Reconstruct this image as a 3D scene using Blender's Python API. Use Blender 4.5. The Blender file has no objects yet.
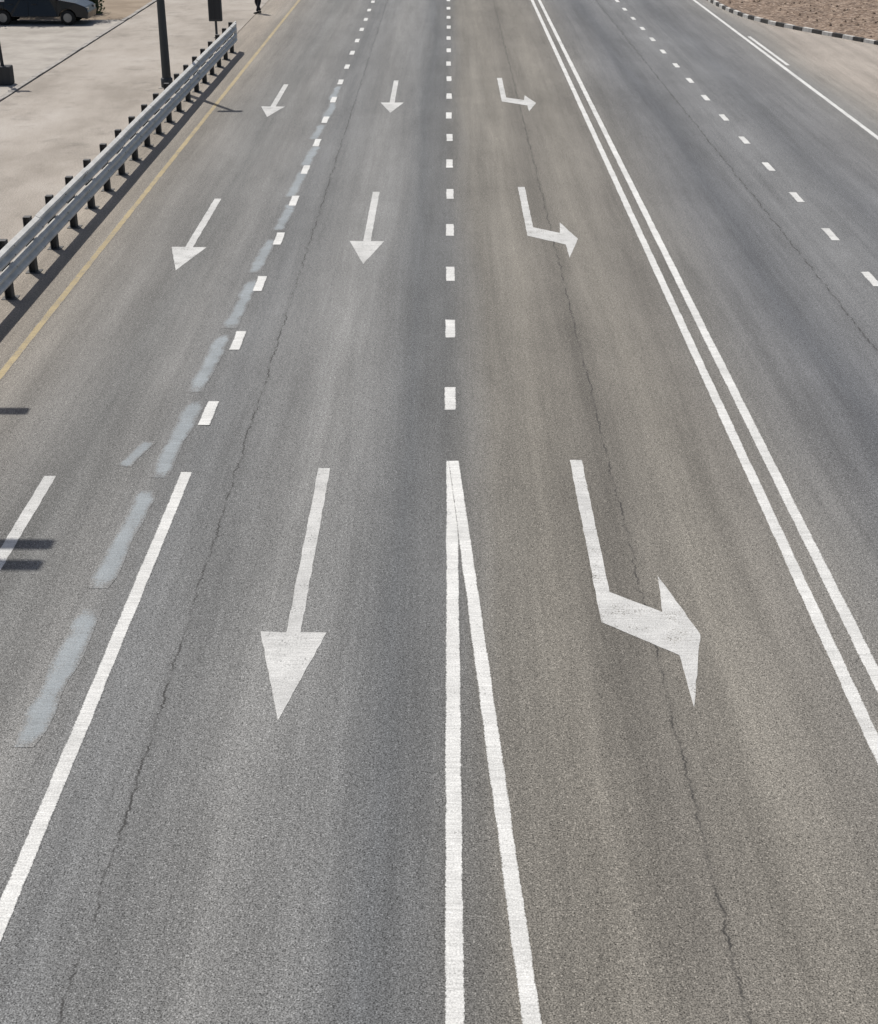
import bpy, bmesh, math, random
from mathutils import Vector
random.seed(7)
D=bpy.data
scene=bpy.context.scene
def link(o,parent=None):
    scene.collection.objects.link(o)
    if parent: o.parent=parent
    return o
def empty(name,loc=(0,0,0)):
    e=D.objects.new(name,None); e.location=loc; return link(e)
def mesh_obj(name,verts,faces,mat=None,parent=None,smooth=False,uvs=None,matidx=None):
    m=D.meshes.new(name); m.from_pydata([tuple(v) for v in verts],[],faces); m.update()
    if uvs:
        l=m.uv_layers.new(name="UVMap")
        for p in m.polygons:
            for li in p.loop_indices: l.data[li].uv=uvs[m.loops[li].vertex_index]
    if mat:
        for x in (mat if isinstance(mat,list) else [mat]): m.materials.append(x)
    if smooth:
        for p in m.polygons: p.use_smooth=True
    return link(D.objects.new(name,m),parent)

# ---------------------------------------------------------------- materials
class NT:
    def __init__(s,name):
        s.m=D.materials.new(name); s.m.use_nodes=True; s.t=s.m.node_tree
        s.b=s.t.nodes["Principled BSDF"]; s.pos=None
    def n(s,k,**kw):
        x=s.t.nodes.new(k)
        for a,b in kw.items(): setattr(x,a,b)
        return x
    def l(s,a,b): s.t.links.new(a,b)
    def P(s):
        if not s.pos: s.pos=s.n("ShaderNodeNewGeometry").outputs["Position"]
        return s.pos
    def val(s,x,inp):
        if isinstance(x,(int,float)): inp.default_value=x
        elif isinstance(x,tuple): inp.default_value=(*x,1) if len(x)==3 else x
        else: s.l(x,inp)
    def math(s,op,a,b=None,clamp=False):
        x=s.n("ShaderNodeMath",operation=op,use_clamp=clamp); s.val(a,x.inputs[0])
        if b is not None: s.val(b,x.inputs[1])
        return x.outputs[0]
    def noise(s,scale,detail=3,stretch=None,rough=.5,off=(0,0,0)):
        v=s.P()
        if stretch or off!=(0,0,0):
            mp=s.n("ShaderNodeMapping"); s.l(v,mp.inputs[0]); mp.inputs[3].default_value=stretch or (1,1,1)
            mp.inputs[1].default_value=off; v=mp.outputs[0]
        x=s.n("ShaderNodeTexNoise"); x.noise_dimensions='2D'; s.l(v,x.inputs["Vector"]); x.inputs["Scale"].default_value=scale
        x.inputs["Detail"].default_value=detail; x.inputs["Roughness"].default_value=rough
        return x.outputs["Fac"]
    def rng(s,v,a,b,c,d,smooth=False):
        x=s.n("ShaderNodeMapRange"); s.l(v,x.inputs[0])
        if smooth: x.interpolation_type='SMOOTHSTEP'
        for i,q in enumerate((a,b,c,d)): x.inputs[i+1].default_value=q
        return x.outputs[0]
    def ramp(s,v,stops):
        x=s.n("ShaderNodeValToRGB"); s.l(v,x.inputs[0]); e=x.color_ramp.elements
        while len(e)<len(stops): e.new(.5)
        for q,(p,c) in zip(e,stops): q.position=p; q.color=(*c,1)
        return x.outputs[0]
    def mix(s,f,a,b,mode='MIX'):
        x=s.n("ShaderNodeMix",data_type='RGBA',blend_type=mode); s.val(f,x.inputs[0]); s.val(a,x.inputs[6]); s.val(b,x.inputs[7])
        return x.outputs[2]
    def mulc(s,col,f):
        x=s.n("ShaderNodeVectorMath",operation='SCALE'); s.l(col,x.inputs[0]); s.val(f,x.inputs[3]); return x.outputs[0]
    def bump(s,h,st,dist=.01):
        x=s.n("ShaderNodeBump"); s.l(h,x.inputs["Height"]); x.inputs["Strength"].default_value=st; x.inputs["Distance"].default_value=dist
        s.l(x.outputs[0],s.b.inputs["Normal"])
    def out(s,col,rough=.9,metal=0,spec=.3):
        s.val(col,s.b.inputs["Base Color"]); s.val(rough,s.b.inputs["Roughness"]); s.b.inputs["Metallic"].default_value=metal
        s.b.inputs["Specular IOR Level"].default_value=spec
        return s.m

LANE=[(-9.2,(.215,.19,.16)),(-7.9,(.18,.16,.135)),(-6.9,(.138,.130,.117)),(-6.0,(.128,.125,.118)),(-5.2,(.112,.112,.108)),(-4.4,(.135,.134,.129)),
(-3.3,(.108,.110,.110)),(-2.5,(.122,.123,.121)),(-1.9,(.138,.138,.134)),(-1.1,(.122,.123,.121)),(-.5,(.082,.085,.087)),(.0,(.09,.091,.09)),
(.55,(.125,.118,.104)),(1.3,(.136,.127,.110)),(2.1,(.106,.099,.087)),(3.0,(.138,.129,.112)),(3.9,(.118,.111,.099)),(4.8,(.118,.115,.108)),
(5.6,(.105,.106,.107)),(6.3,(.074,.077,.082)),(7.2,(.105,.107,.109)),(8.2,(.122,.124,.125)),(9.6,(.09,.093,.097)),(10.8,(.114,.115,.116)),
(12.2,(.132,.13,.124)),(12.9,(.165,.155,.14)),(13.8,(.22,.197,.172)),(20,(.235,.21,.182))]
GAIN=1.25
def asphalt(s):
    sep=s.n("ShaderNodeSeparateXYZ"); s.l(s.P(),sep.inputs[0]); X=sep.outputs[0]; Y=sep.outputs[1]
    w=s.math('MULTIPLY',s.math('SUBTRACT',s.noise(.5,2,(1,.12,1)),.5),.75)
    xx=s.math('ADD',X,w)
    lane=s.ramp(s.rng(xx,-10,20,0,1),[((x+10)/30,tuple(q*GAIN for q in c)) for x,c in LANE])
    big=s.rng(s.noise(.35,5,(1,.4,1),.68),.3,.7,.87,1.13)
    streak=s.rng(s.noise(2.2,4,(1,.035,1),.7,(3,1,0)),.3,.7,.84,1.16)
    g1=s.noise(70,1.5,None,.7); g2=s.noise(24,3,None,.75)
    grain=s.rng(g1,.3,.7,.42,1.58); grain2=s.rng(g2,.32,.68,.80,1.20)
    f=s.math('MULTIPLY',s.math('MULTIPLY',big,streak),s.math('MULTIPLY',grain,grain2))
    cell=s.n("ShaderNodeTexVoronoi",voronoi_dimensions='2D'); s.l(s.P(),cell.inputs["Vector"]); cell.inputs["Scale"].default_value=55
    cs=s.n("ShaderNodeSeparateColor"); s.l(cell.outputs["Color"],cs.inputs[0])
    chip=s.math('MULTIPLY',s.rng(cs.outputs[0],.84,.9,0,1),s.rng(cell.outputs["Distance"],.3,.5,1,0))
    pit=s.math('MULTIPLY',s.rng(cs.outputs[1],.84,.9,0,1),s.rng(cell.outputs["Distance"],.3,.5,1,0))
    f=s.math('ADD',f,s.math('MULTIPLY',chip,.75))
    f=s.math('MULTIPLY',f,s.math('SUBTRACT',1,s.math('MULTIPLY',pit,.6)))
    col=s.mulc(lane,f)
    wob=s.math('MULTIPLY',s.math('SUBTRACT',s.noise(.9,6,(.01,1,1),.82),.5),.24)
    br=s.rng(s.noise(2.5,4,(.3,1,1),.7,(7,0,0)),.38,.58,.18,1)
    tot=None
    for x0,st,wd in ((-2.87,.85,.013),(2.27,.82,.013),(7.25,.8,.018)):
        dd=s.math('ABSOLUTE',s.math('SUBTRACT',s.math('SUBTRACT',X,x0),wob))
        k=s.math('MULTIPLY',s.rng(dd,wd*.4,wd*1.3,st,0,True),br)
        k=s.math('MAXIMUM',k,s.rng(dd,0,.08,.12,0,True))
        tot=k if tot is None else s.math('MAXIMUM',tot,k)
    col=s.mix(tot,col,(.03,.029,.028))
    s.g1=g1
    return col
def m_asphalt():
    s=NT("asphalt"); c=asphalt(s); s.bump(s.g1,.45,.006); return s.out(c,.88,0,.25)
def m_paint(name,col,wear=.35,edge=True,strength=1.0,soft=.05):
    s=NT(name); a=asphalt(s)
    n=s.noise(38,3,None,.75,(2,5,0)); n2=s.noise(3.5,4,None,.65,(9,1,0))
    comb=s.math('ADD',s.math('MULTIPLY',n,.6),s.math('MULTIPLY',n2,.4))
    uv=s.n("ShaderNodeUVMap"); sx=s.n("ShaderNodeSeparateXYZ"); s.l(uv.outputs[0],sx.inputs[0])
    u=sx.outputs[0]; e=s.math('SUBTRACT',.5,s.math('ABSOLUTE',s.math('SUBTRACT',u,.5)))
    if edge=='soft':
        v=sx.outputs[1]; e2=s.math('SUBTRACT',.5,s.math('ABSOLUTE',s.math('SUBTRACT',v,.5)))
        ed=s.math('ADD',s.rng(e,0,.3,.25,0),s.rng(e2,0,.1,.22,0))
    else: ed=s.rng(e,0,.12,.24,0) if edge else 0.0
    th=s.math('SUBTRACT',comb,ed)
    mask=s.rng(th,wear-soft,wear+soft,0,strength)
    tone=s.math('MULTIPLY',s.rng(s.noise(1.1,5,None,.7,(4,4,0)),.3,.7,.82,1.08),s.rng(s.noise(60,2,None,.7),.3,.7,.74,1.16))
    tone=s.math('MULTIPLY',tone,s.rng(s.noise(3,3,(1,12,1),.6,(5,5,0)),.3,.7,.84,1.08))
    cc=s.n("ShaderNodeRGB"); cc.outputs[0].default_value=(*col,1)
    c=s.mix(mask,a,s.mulc(cc.outputs[0],tone))
    s.bump(s.g1,.4,.005)
    return s.out(c,.75,0,.3)
def m_simple(name,c1,c2,scale=3,rough=.8,metal=0,spec=.3,bs=0,bscale=60,detail=4):
    s=NT(name); c=s.mix(s.rng(s.noise(scale,detail,None,.65),.3,.7,0,1),c1,c2)
    if bs: s.bump(s.noise(bscale,2,None,.7),bs,.01)
    return s.out(c,rough,metal,spec)
ASPH=m_asphalt()
WHITE=m_paint("road_paint_white",(.595,.595,.575),.345)
ARROWM=m_paint("road_paint_arrow",(.515,.515,.50),.39,False)
YELLOW=m_paint("road_paint_yellow",(.40,.32,.17),.42,True,.8)
OLD=m_paint("removed_line_grey",(.29,.325,.345),.37,'soft',.72,.10)
def m_pave():
    s=NT("sidewalk_paving")
    c=s.ramp(s.rng(s.noise(.35,6,(1,.5,1),.65),.3,.7,0,1),[(0,(.235,.21,.18)),(.5,(.31,.28,.245)),(1,(.36,.33,.295))])
    st=s.rng(s.noise(.8,6,None,.7,(3,3,3)),.55,.75,0,.6)
    c=s.mix(st,c,(.16,.145,.125))
    c=s.mulc(c,s.rng(s.noise(30,3,None,.7),.3,.7,.7,1.3))
    s.bump(s.noise(40,2,None,.7),.4,.008)
    return s.out(c,.92)
PAVE=m_pave()
LOT=m_simple("concrete_lot",(.25,.23,.205),(.36,.335,.30),.6,.9,0,.3,.3,30,6)
EARTH=m_simple("dry_earth",(.19,.15,.11),(.28,.23,.175),.5,.95,0,.2,.5,12,6)
STEEL=m_simple("galvanised_steel",(.47,.465,.44),(.62,.61,.58),2.5,.6,.1,.4,.1,40)
POSTM=m_simple("dark_steel",(.05,.05,.05),(.085,.083,.08),4,.6,.2,.4)
POLE=m_simple("pole_paint",(.045,.05,.052),(.075,.08,.08),2,.55,.1,.4)
CONC=m_simple("concrete",(.24,.225,.205),(.34,.325,.30),4,.9,0,.3,.4,40)
CONCD=m_simple("dark_block",(.035,.035,.036),(.06,.06,.06),4,.8)
KW=m_simple("kerb_white",(.36,.35,.33),(.56,.55,.52),5,.8,0,.3,.2)
KB=m_simple("kerb_black",(.035,.035,.035),(.085,.08,.075),5,.8,0,.3,.2)
CARP=m_simple("car_paint_dark",(.012,.014,.018),(.016,.018,.022),1,.25,.3,.6)
GLASS=m_simple("dark_glass",(.01,.012,.014),(.015,.017,.02),1,.06,0,.8)
RUB=m_simple("tyre_rubber",(.015,.015,.015),(.025,.025,.024),9,.85)
RIM=m_simple("wheel_alloy",(.2,.2,.2),(.27,.27,.27),3,.4,.7)
LEAF=m_simple("hedge_leaf",(.025,.045,.015),(.07,.10,.035),1.5,.7)
LEAFD=m_simple("hedge_core",(.015,.025,.01),(.03,.045,.016),3,.9)
BARK=m_simple("bark",(.07,.05,.035),(.13,.10,.075),6,.9,0,.2,.6,30)
REDL=m_simple("tail_lamp",(.25,.01,.01),(.3,.015,.012),3,.3)
PLATE=m_simple("plate_white",(.5,.5,.5),(.58,.58,.58),3,.5)
HLAMP=m_simple("head_lamp_glass",(.12,.12,.12),(.16,.16,.16),3,.2)
def m_gravel():
    s=NT("gravel_soil")
    v=s.n("ShaderNodeTexVoronoi"); s.l(s.P(),v.inputs["Vector"]); v.inputs["Scale"].default_value=9
    cs=s.n("ShaderNodeSeparateColor"); s.l(v.outputs["Color"],cs.inputs[0])
    c=s.ramp(cs.outputs[0],[(0,(.075,.052,.038)),(.4,(.155,.11,.08)),(.75,(.23,.17,.125)),(1,(.34,.27,.215))])
    c=s.mulc(c,s.rng(s.noise(.8,5,None,.7),.3,.7,.8,1.2))
    s.bump(v.outputs["Distance"],.8,.05); return s.out(c,.95)
GRAV=m_gravel()

# ---------------------------------------------------------------- ground sheets
def sheet(name,pts,z,mat,parent=None):
    return mesh_obj(name,[(x,y,z) for x,y in pts],[list(range(len(pts)))],mat,parent)
sheet("ground",[(-900,-300),(900,-300),(900,1500),(-900,1500)],-.012,EARTH)
sheet("road",[(-8.62,-20),(60,-20),(60,52.9),(23,52.9),(14,120),(14,600),(-8.62,600)],0,ASPH)
sheet("sidewalk",[(-13.95,-20),(-8.62,-20),(-8.62,600),(-13.95,600)],.02,PAVE)
def box(bm,x0,x1,y0,y1,z0,z1,mi=0):
    vs=[bm.verts.new(p) for p in ((x0,y0,z0),(x1,y0,z0),(x1,y1,z0),(x0,y1,z0),(x0,y0,z1),(x1,y0,z1),(x1,y1,z1),(x0,y1,z1))]
    for f in ((0,3,2,1),(4,5,6,7),(0,1,5,4),(1,2,6,5),(2,3,7,6),(3,0,4,7)):
        q=bm.faces.new([vs[i] for i in f]); q.material_index=mi
def bm_obj(name,bm,mats,parent=None,bevel=0,smooth=False):
    m=D.meshes.new(name); bm.normal_update(); bm.to_mesh(m); bm.free()
    for x in (mats if isinstance(mats,list) else [mats]): m.materials.append(x)
    if smooth:
        for p in m.polygons: p.use_smooth=True
    o=link(D.objects.new(name,m),parent)
    if bevel:
        b=o.modifiers.new("b",'BEVEL'); b.width=bevel; b.segments=2; b.limit_method='ANGLE'
    return o
bm=bmesh.new(); y=-10
while y<140:
    j=random.uniform(-.012,.012); box(bm,-14.17+j,-13.99+j,y,y+.985,-.01,.06+random.uniform(-.01,.01)); y+=1.0
bm_obj("sidewalk_kerb",bm,CONC,bevel=.01)
sheet("concrete_lot",[(-60,-20),(-14.2,-20),(-14.2,66.5),(-60,66.5)],.03,LOT)

# ---------------------------------------------------------------- road markings
ZP=.004
mk=empty("road_markings")
def strip(name,p0,p1,w,mat,seg=.4,jit=.004,z=ZP,parent=mk):
    p0=Vector(p0);p1=Vector(p1);L=(p1-p0).length;n=max(1,int(L/seg));t=(p1-p0)/L;nn=Vector((t.y,-t.x))
    V=[];U=[]
    for i in range(n+1):
        c=p0+t*(L*i/n)
        for sgn in (-1,1):
            q=c+nn*sgn*(w/2+random.uniform(-jit,jit)); e=random.uniform(-.01,.01) if i in(0,n) else 0
            q=q+t*e; V.append((q.x,q.y,z)); U.append((0 if sgn<0 else 1,i/n))
    F=[(2*i,2*i+1,2*i+3,2*i+2) for i in range(n)]
    return mesh_obj(name,V,F,mat,parent,uvs=U)
YF=260
strip("centre_solid_line",(.07,-5),(.085,18.5),.155,WHITE)
strip("merge_line",(.115,18.5),(.86,4),.15,WHITE,z=ZP+.004)
strip("left_solid_line",(-3.545,18.1),(-3.70,-2),.155,WHITE)
strip("double_line_a",(4.17,-5),(4.12,YF),.15,WHITE)
strip("double_line_b",(4.50,-5),(4.50,YF),.15,WHITE)
strip("edge_line",(12.03,-5),(12.0,YF),.15,WHITE)
strip("edge_line_extra",(12.28,54),(12.28,61.5),.14,WHITE)
strip("yellow_edge_line",(-7.15,-5),(-7.2,YF),.14,YELLOW)
def dashes(name,x,y0,s,n,w=.18,L=.97,z=ZP):
    for i in range(n):
        y=y0+s*i+random.uniform(-.04,.04); j=random.uniform(-.012,.012)
        strip(name,(x+j,y-L/2),(x+j,y+L/2),w,WHITE,.25,.005,z)
dashes("centre_dash",.08,20.95,3.335,60)
dashes("left_dash",-3.56,20.27,3.33,60,z=ZP+.004)
dashes("right_dash",8.25,27.35-3.33*9,3.33,70)
def poly(name,pts,mat,z=ZP):
    P=[]
    for a,b in zip(pts,pts[1:]+pts[:1]):
        a=Vector(a);b=Vector(b);n=max(1,int((b-a).length/.12))
        for i in range(n):
            q=a+(b-a)*i/n
            if i: q+=Vector((random.uniform(-.006,.006),random.uniform(-.006,.006)))
            P.append(q)
    return mesh_obj(name,[(q.x,q.y,z) for q in P],[list(range(len(P)))],mat,mk,uvs=[(.5,.5)]*len(P))
def straight(x,tail,L=6.17):
    tip=tail-L; b=tip+1.72
    poly("straight_arrow",[(x-.08,tail),(x-.08,b),(x-.365,b+.02),(x+.01,tip),(x+.365,b),(x+.08,b),(x+.08,tail)],ARROWM)
straight(-1.67,18.25);straight(-1.67,34.5);straight(-1.70,50.6,5.9)
straight(-5.38,17.97);straight(-5.35,33.8,5.95);straight(-5.35,49.8,5.8)
TA=[(1.73,18.55),(1.898,18.55),(1.90,14.74),(2.45,14.27),(2.51,15.15),(2.80,13.78),(2.51,12.335),(2.507,13.34),(1.74,14.04)]
for o in (0,16.47,32.6): poly("turn_arrow",[(x,y+o) for x,y in TA],ARROWM)
for i in range(12):
    yc=12.95+3.2*i; L=2.5+random.uniform(-.4,.5); x0=-4.03+.42*min(1,i/7)+random.uniform(-.05,.05)
    strip("removed_line",(x0-.03,yc-L/2),(x0+.05,yc+L/2),.27,OLD,.3,.03)
strip("removed_line",(-4.55,8.7),(-4.4,9.9),.26,OLD,.3,.02)
strip("removed_line",(-4.45,18.3),(-4.25,19.2),.2,OLD,.3,.02)

# ---------------------------------------------------------------- guardrail
gr=empty("guardrail",(-8.1,0,0))
def wprof(zc,hh=.16):
    pts=[(0,-1),(.02,-.93),(.075,-.72),(.085,-.55),(.075,-.38),(.02,-.12),(.012,0),(.02,.12),(.075,.38),(.085,.55),(.075,.72),(.02,.93),(0,1)]
    return [(a,zc+b*hh) for a,b in pts]
def beam(zc,y0,y1):
    pr=wprof(zc); V=[];F=[];y=y0;k=0
    while y<y1-.1:
        ye=min(y+4.0,y1); off=.007*(k%2); b=len(V); dz=random.uniform(-.008,.008)
        for yy in (y-.12,ye+.12):
            V+=[(.10+a+off,yy,z+dz) for a,z in pr]
        n=len(pr); F+=[(b+i,b+i+1,b+n+i+1,b+n+i) for i in range(n-1)]
        y=ye;k+=1
    o=mesh_obj("w_beam",V,F,STEEL,gr); so=o.modifiers.new("s",'SOLIDIFY'); so.thickness=.006
    bm=bmesh.new(); y=y0
    while y<y1:
        for dz in (-.09,.09):
            r=bmesh.ops.create_cone(bm,cap_ends=True,segments=6,radius1=.02,radius2=.015,depth=.02)
            for v in r['verts']:
                v.co=Vector((.10+.09+v.co.z,y+v.co.x,zc+dz*.95+v.co.y))
        y+=2.0
    bm_obj("beam_bolts",bm,POSTM,gr)
beam(.92,-4,57); beam(.53,-4,57)
bm=bmesh.new(); y=-3.2
while y<57:
    box(bm,-.09,-.07,y-.08,y+.08,-.2,1.09); box(bm,.03,.05,y-.08,y+.08,-.2,1.09); box(bm,-.07,.03,y-.012,y+.012,-.2,1.085)
    box(bm,-.088,.048,y-.078,y+.078,1.091,1.10)
    for z in (.53,.92): box(bm,.051,.105,y-.05,y+.05,z-.1,z+.1)
    box(bm,-.15,.13,y-.14,y+.14,-.02,.012)
    y+=1.72
bm_obj("posts",bm,POSTM,gr)
bm=bmesh.new(); box(bm,.09,.14,57.0,57.5,.36,1.08); bm_obj("rail_end_cap",bm,STEEL,gr,.02)

# ---------------------------------------------------------------- street lamps
def tube(name,pts,rad,mat,parent,seg=14,caps=True):
    V=[];F=[]
    for i,(p,r) in enumerate(zip(pts,rad)):
        p=Vector(p); a=Vector(pts[max(0,i-1)]);b=Vector(pts[min(len(pts)-1,i+1)]); t=(b-a).normalized()
        u=t.cross(Vector((0,1,0))); 
        if u.length<.1: u=t.cross(Vector((1,0,0)))
        u.normalize(); w=t.cross(u)
        for k in range(seg):
            an=2*math.pi*k/seg; V.append(p+u*math.cos(an)*r+w*math.sin(an)*r)
    for i in range(len(pts)-1):
        for k in range(seg):
            F.append((i*seg+k,i*seg+(k+1)%seg,(i+1)*seg+(k+1)%seg,(i+1)*seg+k))
    if caps: F.append(tuple(range(seg))[::-1]); F.append(tuple((len(pts)-1)*seg+k for k in range(seg)))
    return mesh_obj(name,V,F,mat,parent,smooth=len(pts)>2)
def lamp(x,y,h,arms=(.0,),tip=1.0,hl=.7,r=.13):
    e=empty("street_lamp",(x,y,0))
    tube("pole",[(0,0,0),(0,0,.02),(0,0,h*.5),(0,0,h)],[r,r,r*.75,r*.45],POLE,e)
    tube("base_sleeve",[(0,0,0),(0,0,.3),(0,0,.34)],[r*1.3,r*1.3,r*1.02],POLE,e)
    bm=bmesh.new(); box(bm,-.25,.25,-.25,.25,-.05,.035); bm_obj("base_plate",bm,CONC,e,.01)
    for a in arms:
        if a: tube("bracket",[(0,0,h-.1),(0,a,h-.05)],[.03,.03],POLE,e,8)
        tube("arm",[(0,a,h-.15),((tip-hl)*.5,a,h),(max(tip-hl,.05),a,h+.03)],[.04,.035,.03],POLE,e,8)
        bm=bmesh.new(); box(bm,tip-hl,tip,a-.13,a+.13,h-.03,h+.09); bm_obj("lamp_head",bm,POLE,e,.04)
        bm=bmesh.new(); box(bm,tip-hl+.1,tip-.08,a-.09,a+.09,h-.05,h-.032); bm_obj("lamp_lens",bm,PLATE,e)
    return e
lamp(-9.2,49.1,9.0,(0,),.25,.75,.15)
lamp(-9.5,23.7,7.2,(0,),1.0)
lamp(-9.3,19.6,9.1,(-.0,.55),1.68,.9)

e=empty("information_sign",(-9.3,61.2,0))
tube("post",[(0,0,0),(0,0,1.9)],[.05,.05],POLE,e,10)
bm=bmesh.new(); box(bm,-.27,.27,-.09,.09,.62,1.95); bm_obj("sign_box",bm,POLE,e,.03)
bm=bmesh.new(); box(bm,-.21,.21,-.098,-.091,.7,1.87); bm_obj("sign_panel",bm,CONCD,e)
e=empty("sign_post",(-14.7,49.6,.03))
bm=bmesh.new(); box(bm,-.28,.28,-.25,.25,0,.6); bm_obj("block_base",bm,CONCD,e,.04)
tube("post",[(0,0,.5),(-.12,0,3.2)],[.06,.055],CONCD,e,10)
bm=bmesh.new(); box(bm,-.4,.3,.06,.08,2.6,3.2); bm_obj("sign_plate",bm,PLATE,e,.02)

# ---------------------------------------------------------------- kerbed gravel island (right)
K=[(12.35,260),(12.4,110),(12.5,79),(12.7,72.3),(13.05,68.9),(13.8,66.1),(14.85,63.8),(16.0,61.6),(17.1,59.4),(18.9,56.4),(23,52.9),(30,50.5),(45,48)]
K=[(x,y-.8) if y<80 else (x,y) for x,y in K]
def resample(P,s):
    out=[Vector(P[0])];acc=0
    for a,b in zip(P,P[1:]):
        a=Vector(a);b=Vector(b);L=(b-a).length;t=s-acc
        while t<=L: out.append(a+(b-a)*t/L); t+=s
        acc=(L-(t-s))
    return out
def smoothp(P,it=3):
    for _ in range(it):
        Q=[P[0]]
        for a,b in zip(P,P[1:]): Q+=[(a[0]*.75+b[0]*.25,a[1]*.75+b[1]*.25),(a[0]*.25+b[0]*.75,a[1]*.25+b[1]*.75)]
        P=Q+[P[-1]]
    return P
KS=smoothp(K); R=resample(KS,.62)
bm=bmesh.new()
for i,(a,b) in enumerate(zip(R,R[1:])):
    t=(b-a).normalized(); n=Vector((-t.y,t.x))
    a2=a+t*.008;b2=b-t*.008; zt=.15+random.uniform(-.012,.012)
    vs=[]
    for z,o in ((-.05,0),(zt,.015)):
        for q,w in ((a2,o),(b2,o),(b2,.16),(a2,.16)):
            p=q+n*w; vs.append(bm.verts.new((p.x,p.y,z)))
    for f in ((0,3,2,1),(4,5,6,7),(0,1,5,4),(1,2,6,5),(2,3,7,6),(3,0,4,7)):
        q=bm.faces.new([vs[j] for j in f]); q.material_index=i%2
kerb=bm_obj("painted_kerb",bm,[KW,KB],bevel=.012)
inner=[]
for i,a in enumerate(R):
    t=(R[min(i+1,len(R)-1)]-R[max(i-1,0)]).normalized(); n=Vector((-t.y,t.x)); inner.append(a+n*.14)
pts=[(p.x,p.y) for p in inner]
V=[];F=[];N=22
for (x,y) in pts:
    for k in range(N):
        f=(k/(N-1))**1.3; xx=x+(200-x)*f*.5; yy=y+f*60
        V.append((xx,yy,.10+(0 if k==0 else random.uniform(-.03,.06))+min(.5,f*1.5)))
for i in range(len(pts)-1):
    for k in range(N-1): a=i*N+k; F.append((a,a+N,a+N+1,a+1))
mesh_obj("gravel_ground",V,F,GRAV,smooth=True)
V=[];F=[]
for _ in range(5000):
    i=random.randrange(len(inner)); 
    if inner[i].y>95 : continue
    p=inner[i]+Vector((random.uniform(.1,9),random.uniform(.1,9)))
    r=random.uniform(.04,.10); b=len(V); z=.15+.006*(p-inner[i]).length
    for k in range(5):
        an=k*1.257+random.random()*.5; V.append((p.x+r*math.cos(an)*random.uniform(.7,1.2),p.y+r*math.sin(an),z-.02))
    V.append((p.x,p.y,z+r*.7)); F+=[(b+k,b+(k+1)%5,b+5) for k in range(5)]
mesh_obj("loose_stones",V,F,GRAV)
e=empty("bollard",(14.02,47.0,0)); tube("post",[(0,0,0),(0,0,.3),(0,0,.38),(0,0,.41)],[.12,.1,.09,.04],KB,e,12)
tube("foot",[(0,0,.0),(0,0,.04)],[.2,.18],KB,e,12)

# ---------------------------------------------------------------- parked car (side-on)
car=empty("parked_car",(-17.5,65.5,.03))
prof=[(-2.2,.32),(-2.28,.55),(-2.22,.86),(-1.95,.97),(-1.55,1.0),(-.95,1.40),(-.3,1.47),(.45,1.42),(1.05,1.02),(1.75,.9),(2.15,.74),(2.27,.5),(2.22,.3)]
def arch(cx,r=.37):
    return [(cx+r*math.cos(a),.3+r*math.sin(a)) for a in [math.radians(q) for q in (5,30,60,90,120,150,175)]]
low=[(2.22,.24)]+arch(1.38)+arch(-1.38)+[(-2.2,.24)]
outl=prof+low
V=[];F=[];n=len(outl)
def hw(z,x): 
    w=.88-(.0 if z<.95 else (z-.95)*.42); return w-.10*max(0,abs(x)-1.7)
for s in (-1,1):
    for x,z in outl: V.append((x,s*hw(z,x),z))
bmx=bmesh.new(); vv=[bmx.verts.new(v) for v in V]
bmx.faces.new(vv[:n]); bmx.faces.new(vv[n:][::-1])
for i in range(n): j=(i+1)%n; bmx.faces.new((vv[i],vv[n+i],vv[n+j],vv[j]))
bmesh.ops.recalc_face_normals(bmx,faces=bmx.faces); bmesh.ops.triangulate(bmx,faces=[f for f in bmx.faces if len(f.verts)>4])
bm_obj("body",bmx,CARP,car,.03)
def quad(name,pts,mat):
    return mesh_obj(name,pts,[list(range(len(pts)))],mat,car)
for s in (-1,1):
    for w in ([(-1.40,1.04),(-.88,1.34),(-.32,1.40),(-.32,1.04)],[(-.24,1.04),(-.24,1.40),(.40,1.36),(.88,1.04)]):
        quad("side_window",[(x,s*(hw(z,x)+.006),z) for x,z in w],GLASS)
    for x0 in (-.28,.92,-1.3):
        quad("door_gap",[(x0,s*(hw(.4,x0)+.004),.36),(x0+.012,s*(hw(.4,x0)+.004),.36),(x0+.012,s*(hw(.95,x0)+.004),.98),(x0,s*(hw(.95,x0)+.004),.98)],RUB)
    for x0 in (.0,-1.0):
        b=bmesh.new(); box(b,x0-.1,x0+.1,s*.885-.015,s*.885+.015,.84,.87); bm_obj("door_handle",b,CARP,car,.006)
    for cx in (-1.38,1.38):
        t=tube("tyre",[(cx,s*.66,.3),(cx,s*.68,.3),(cx,s*.86,.3),(cx,s*.88,.3)],[.27,.31,.31,.27],RUB,car,24)
        tube("wheel_rim",[(cx,s*.86,.3),(cx,s*.892,.3)],[.2,.18],RIM,car,14)
    b=bmesh.new(); box(b,.82,.98,s*.98-.08,s*.98+.08,.98,1.1); bm_obj("wing_mirror",b,CARP,car,.03)
    b=bmesh.new(); box(b,-2.28,-2.15,s*.65-.15,s*.65+.15,.68,.82); bm_obj("tail_lamp",b,REDL,car,.02)
    b=bmesh.new(); box(b,2.1,2.24,s*.6-.16,s*.6+.16,.58,.7); bm_obj("head_lamp",b,HLAMP,car,.02)
quad("windscreen",[(1.04,-.8,1.045),(1.04,.8,1.045),(.5,.66,1.405),(.5,-.66,1.405)],GLASS)
quad("rear_window",[(-1.52,-.8,1.035),(-.99,-.66,1.395),(-.99,.66,1.395),(-1.52,.8,1.035)],GLASS)

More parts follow.
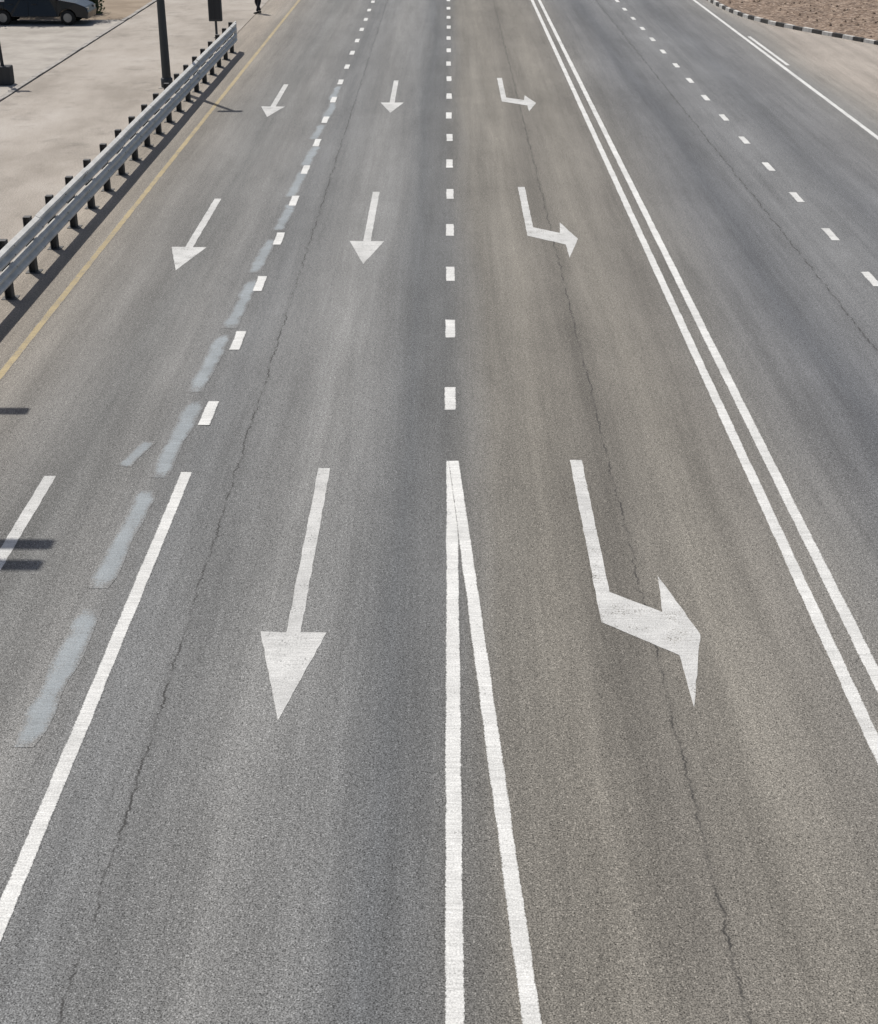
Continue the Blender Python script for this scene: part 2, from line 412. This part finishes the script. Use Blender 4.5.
def leaf(V,F,c,r):
    a=Vector([random.gauss(0,1) for _ in range(3)]).normalized(); b2=a.cross(Vector([random.gauss(0,1) for _ in range(3)])).normalized()
    i=len(V); V+=[c-a*r,c+b2*r*.5,c+a*r,c-b2*r*.5]; F.append((i,i+1,i+2,i+3))
hd=empty("hedge",(-20,68.6,0))
V=[];F=[]
for _ in range(6000):
    x=random.uniform(-9,4.4); yy=random.gauss(0,.5)+.5; z=random.uniform(.02,1.5+.25*math.sin(x*1.3)+.15*math.sin(x*4))
    leaf(V,F,Vector((x,yy,z)),random.uniform(.05,.1))
mesh_obj("leaves",V,F,LEAF,hd)
bm=bmesh.new(); box(bm,-9,4.2,.15,.85,0,1.15); bm_obj("core",bm,LEAFD,hd,.2)
for tx,ty,sc in ((-18.2,68.0,1.0),(-20.6,68.3,1.05),(-23.2,68.4,1.1)):  # trees added behind the car to darken it, crowns above the frame
    tr=empty("added_shade_tree",(tx,ty,0)); rr=random.Random(int(tx*10))
    tube("trunk",[(0,0,-.05),(.05,.03,.8),(.0,.08,1.7),(.1,.1,2.6)],[.17,.14,.12,.09],BARK,tr,10)
    V=[];F=[]
    for k in range(9):
        an=k*2.4; L=rr.uniform(1.0,1.9)*sc; e0=(.05,.08,rr.uniform(1.7,2.6)); tipv=(math.cos(an)*L,math.sin(an)*L,rr.uniform(2.6,4.6)*sc)
        tube("limb",[e0,tuple((a+b)/2+(.15 if i==2 else 0) for i,(a,b) in enumerate(zip(e0,tipv))),tipv],[.07,.045,.015],BARK,tr,6)
        for _ in range(3):
            cc=Vector(tipv)+Vector([rr.gauss(0,.35) for _ in range(3)])
            for _ in range(170): leaf(V,F,cc+Vector([random.gauss(0,.3) for _ in range(3)]),random.uniform(.06,.12))
    mesh_obj("crown",V,F,LEAF,tr)

# ---------------------------------------------------------------- pedestrian
SKIN=m_simple("skin",(.42,.25,.17),(.46,.28,.19),5,.6)
TROU=m_simple("trousers",(.02,.022,.03),(.035,.036,.045),8,.9)
SHIRT=m_simple("shirt",(.35,.16,.07),(.42,.2,.09),8,.9)
HAIR=m_simple("hair",(.02,.014,.01),(.04,.028,.02),20,.8)
ped=empty("pedestrian",(-8.45,69.0,.0)); ped.rotation_euler=(0,0,math.radians(120))
def skin(name,vs,es,rs,mat,root=0):
    m=D.meshes.new(name); m.from_pydata(vs,es,[]); m.materials.append(mat); o=link(D.objects.new(name,m),ped)
    md=o.modifiers.new("s",'SKIN'); md.use_smooth_shade=True
    for i,r in enumerate(rs): m.skin_vertices[0].data[i].radius=(r,r) if not isinstance(r,tuple) else r
    for i in range(len(vs)): m.skin_vertices[0].data[i].use_root=(i==root)
    o.modifiers.new("u",'SUBSURF').levels=2; o.modifiers[-1].render_levels=2
    return o
skin("trousers",[(0,0,.95),(.1,0,.9),(.11,.14,.5),(.11,-.06,.1),(-.1,0,.9),(-.11,.06,.5),(-.11,.2,.1)],[(0,1),(1,2),(2,3),(0,4),(4,5),(5,6)],[.13,.1,.078,.06,.1,.078,.06],TROU)
skin("shirt",[(0,0,1.0),(0,0,1.2),(0,0,1.38),(.17,0,1.42),(-.17,0,1.42),(.24,-.05,1.15),(-.24,.05,1.15),(0,0,1.5)],[(0,1),(1,2),(2,3),(2,4),(3,5),(4,6),(2,7)],[.14,.13,.14,.07,.07,.05,.05,.06],SHIRT)
for s,yo in ((1,-.05),(-1,.05)):
    skin("forearm",[(s*.24,yo,1.17),(s*.25,yo+.08,.92),(s*.25,yo+.11,.84)],[(0,1),(1,2)],[.04,.028,.032],SKIN)
    for k in range(5):
        skin("finger",[(s*.25,yo+.11+(k-2)*.018,.84),(s*.245,yo+.125+(k-2)*.02,.79 if k else .81),(s*.24,yo+.12+(k-2)*.02,.755 if k else .79)],[(0,1),(1,2)],[.01,.009,.008],SKIN)
skin("head",[(0,0,1.46),(0,.0,1.54),(0,.01,1.63),(0,.0,1.71)],[(0,1),(1,2),(2,3)],[.05,.055,.088,.07],SKIN)
skin("nose",[(0,.08,1.63),(0,.115,1.61)],[(0,1)],[.014,.012],SKIN)
skin("hair",[(0,-.03,1.64),(0,-.02,1.74)],[(0,1)],[.088,.07],HAIR)
for sx,sy in ((.11,-.06),(-.11,.2)):
    skin("shoe",[(sx,sy-.05,.06),(sx,sy+.08,.045),(sx,sy+.17,.035)],[(0,1),(1,2)],[.05,.045,.035],RUB)

# ---------------------------------------------------------------- light, sky, camera
EL=61; sd=Vector((-.55,.835,0)).normalized()*math.cos(math.radians(EL)); sd.z=math.sin(math.radians(EL))
w=D.worlds.new("World"); scene.world=w; w.use_nodes=True; nt=w.node_tree
sky=nt.nodes.new("ShaderNodeTexSky"); sky.sky_type='NISHITA'; sky.sun_disc=False
sky.sun_elevation=math.radians(EL); sky.sun_rotation=math.atan2(sd.x,sd.y); sky.dust_density=2.5
bg=nt.nodes["Background"]; bg.inputs[1].default_value=.085; nt.links.new(sky.outputs[0],bg.inputs[0])
L=D.lights.new("sun",'SUN'); L.energy=4.6; L.angle=math.radians(.5); L.color=(1,.955,.89)
lo=link(D.objects.new("sun",L)); lo.rotation_euler=sd.to_track_quat('Z','Y').to_euler(); lo.location=(-20,30,40)
c=D.cameras.new("camera"); c.lens=1450/1024*36; c.sensor_width=36; c.clip_end=4000; c.clip_start=.1
co=link(D.objects.new("camera",c)); th=math.atan(697/1450)
co.location=(0,0,8.11); co.rotation_euler=(math.pi/2-th,0,math.atan(8*math.cos(th)/1450)); scene.camera=co
scene.view_settings.view_transform='Standard'; scene.view_settings.look='None'; scene.view_settings.exposure=0
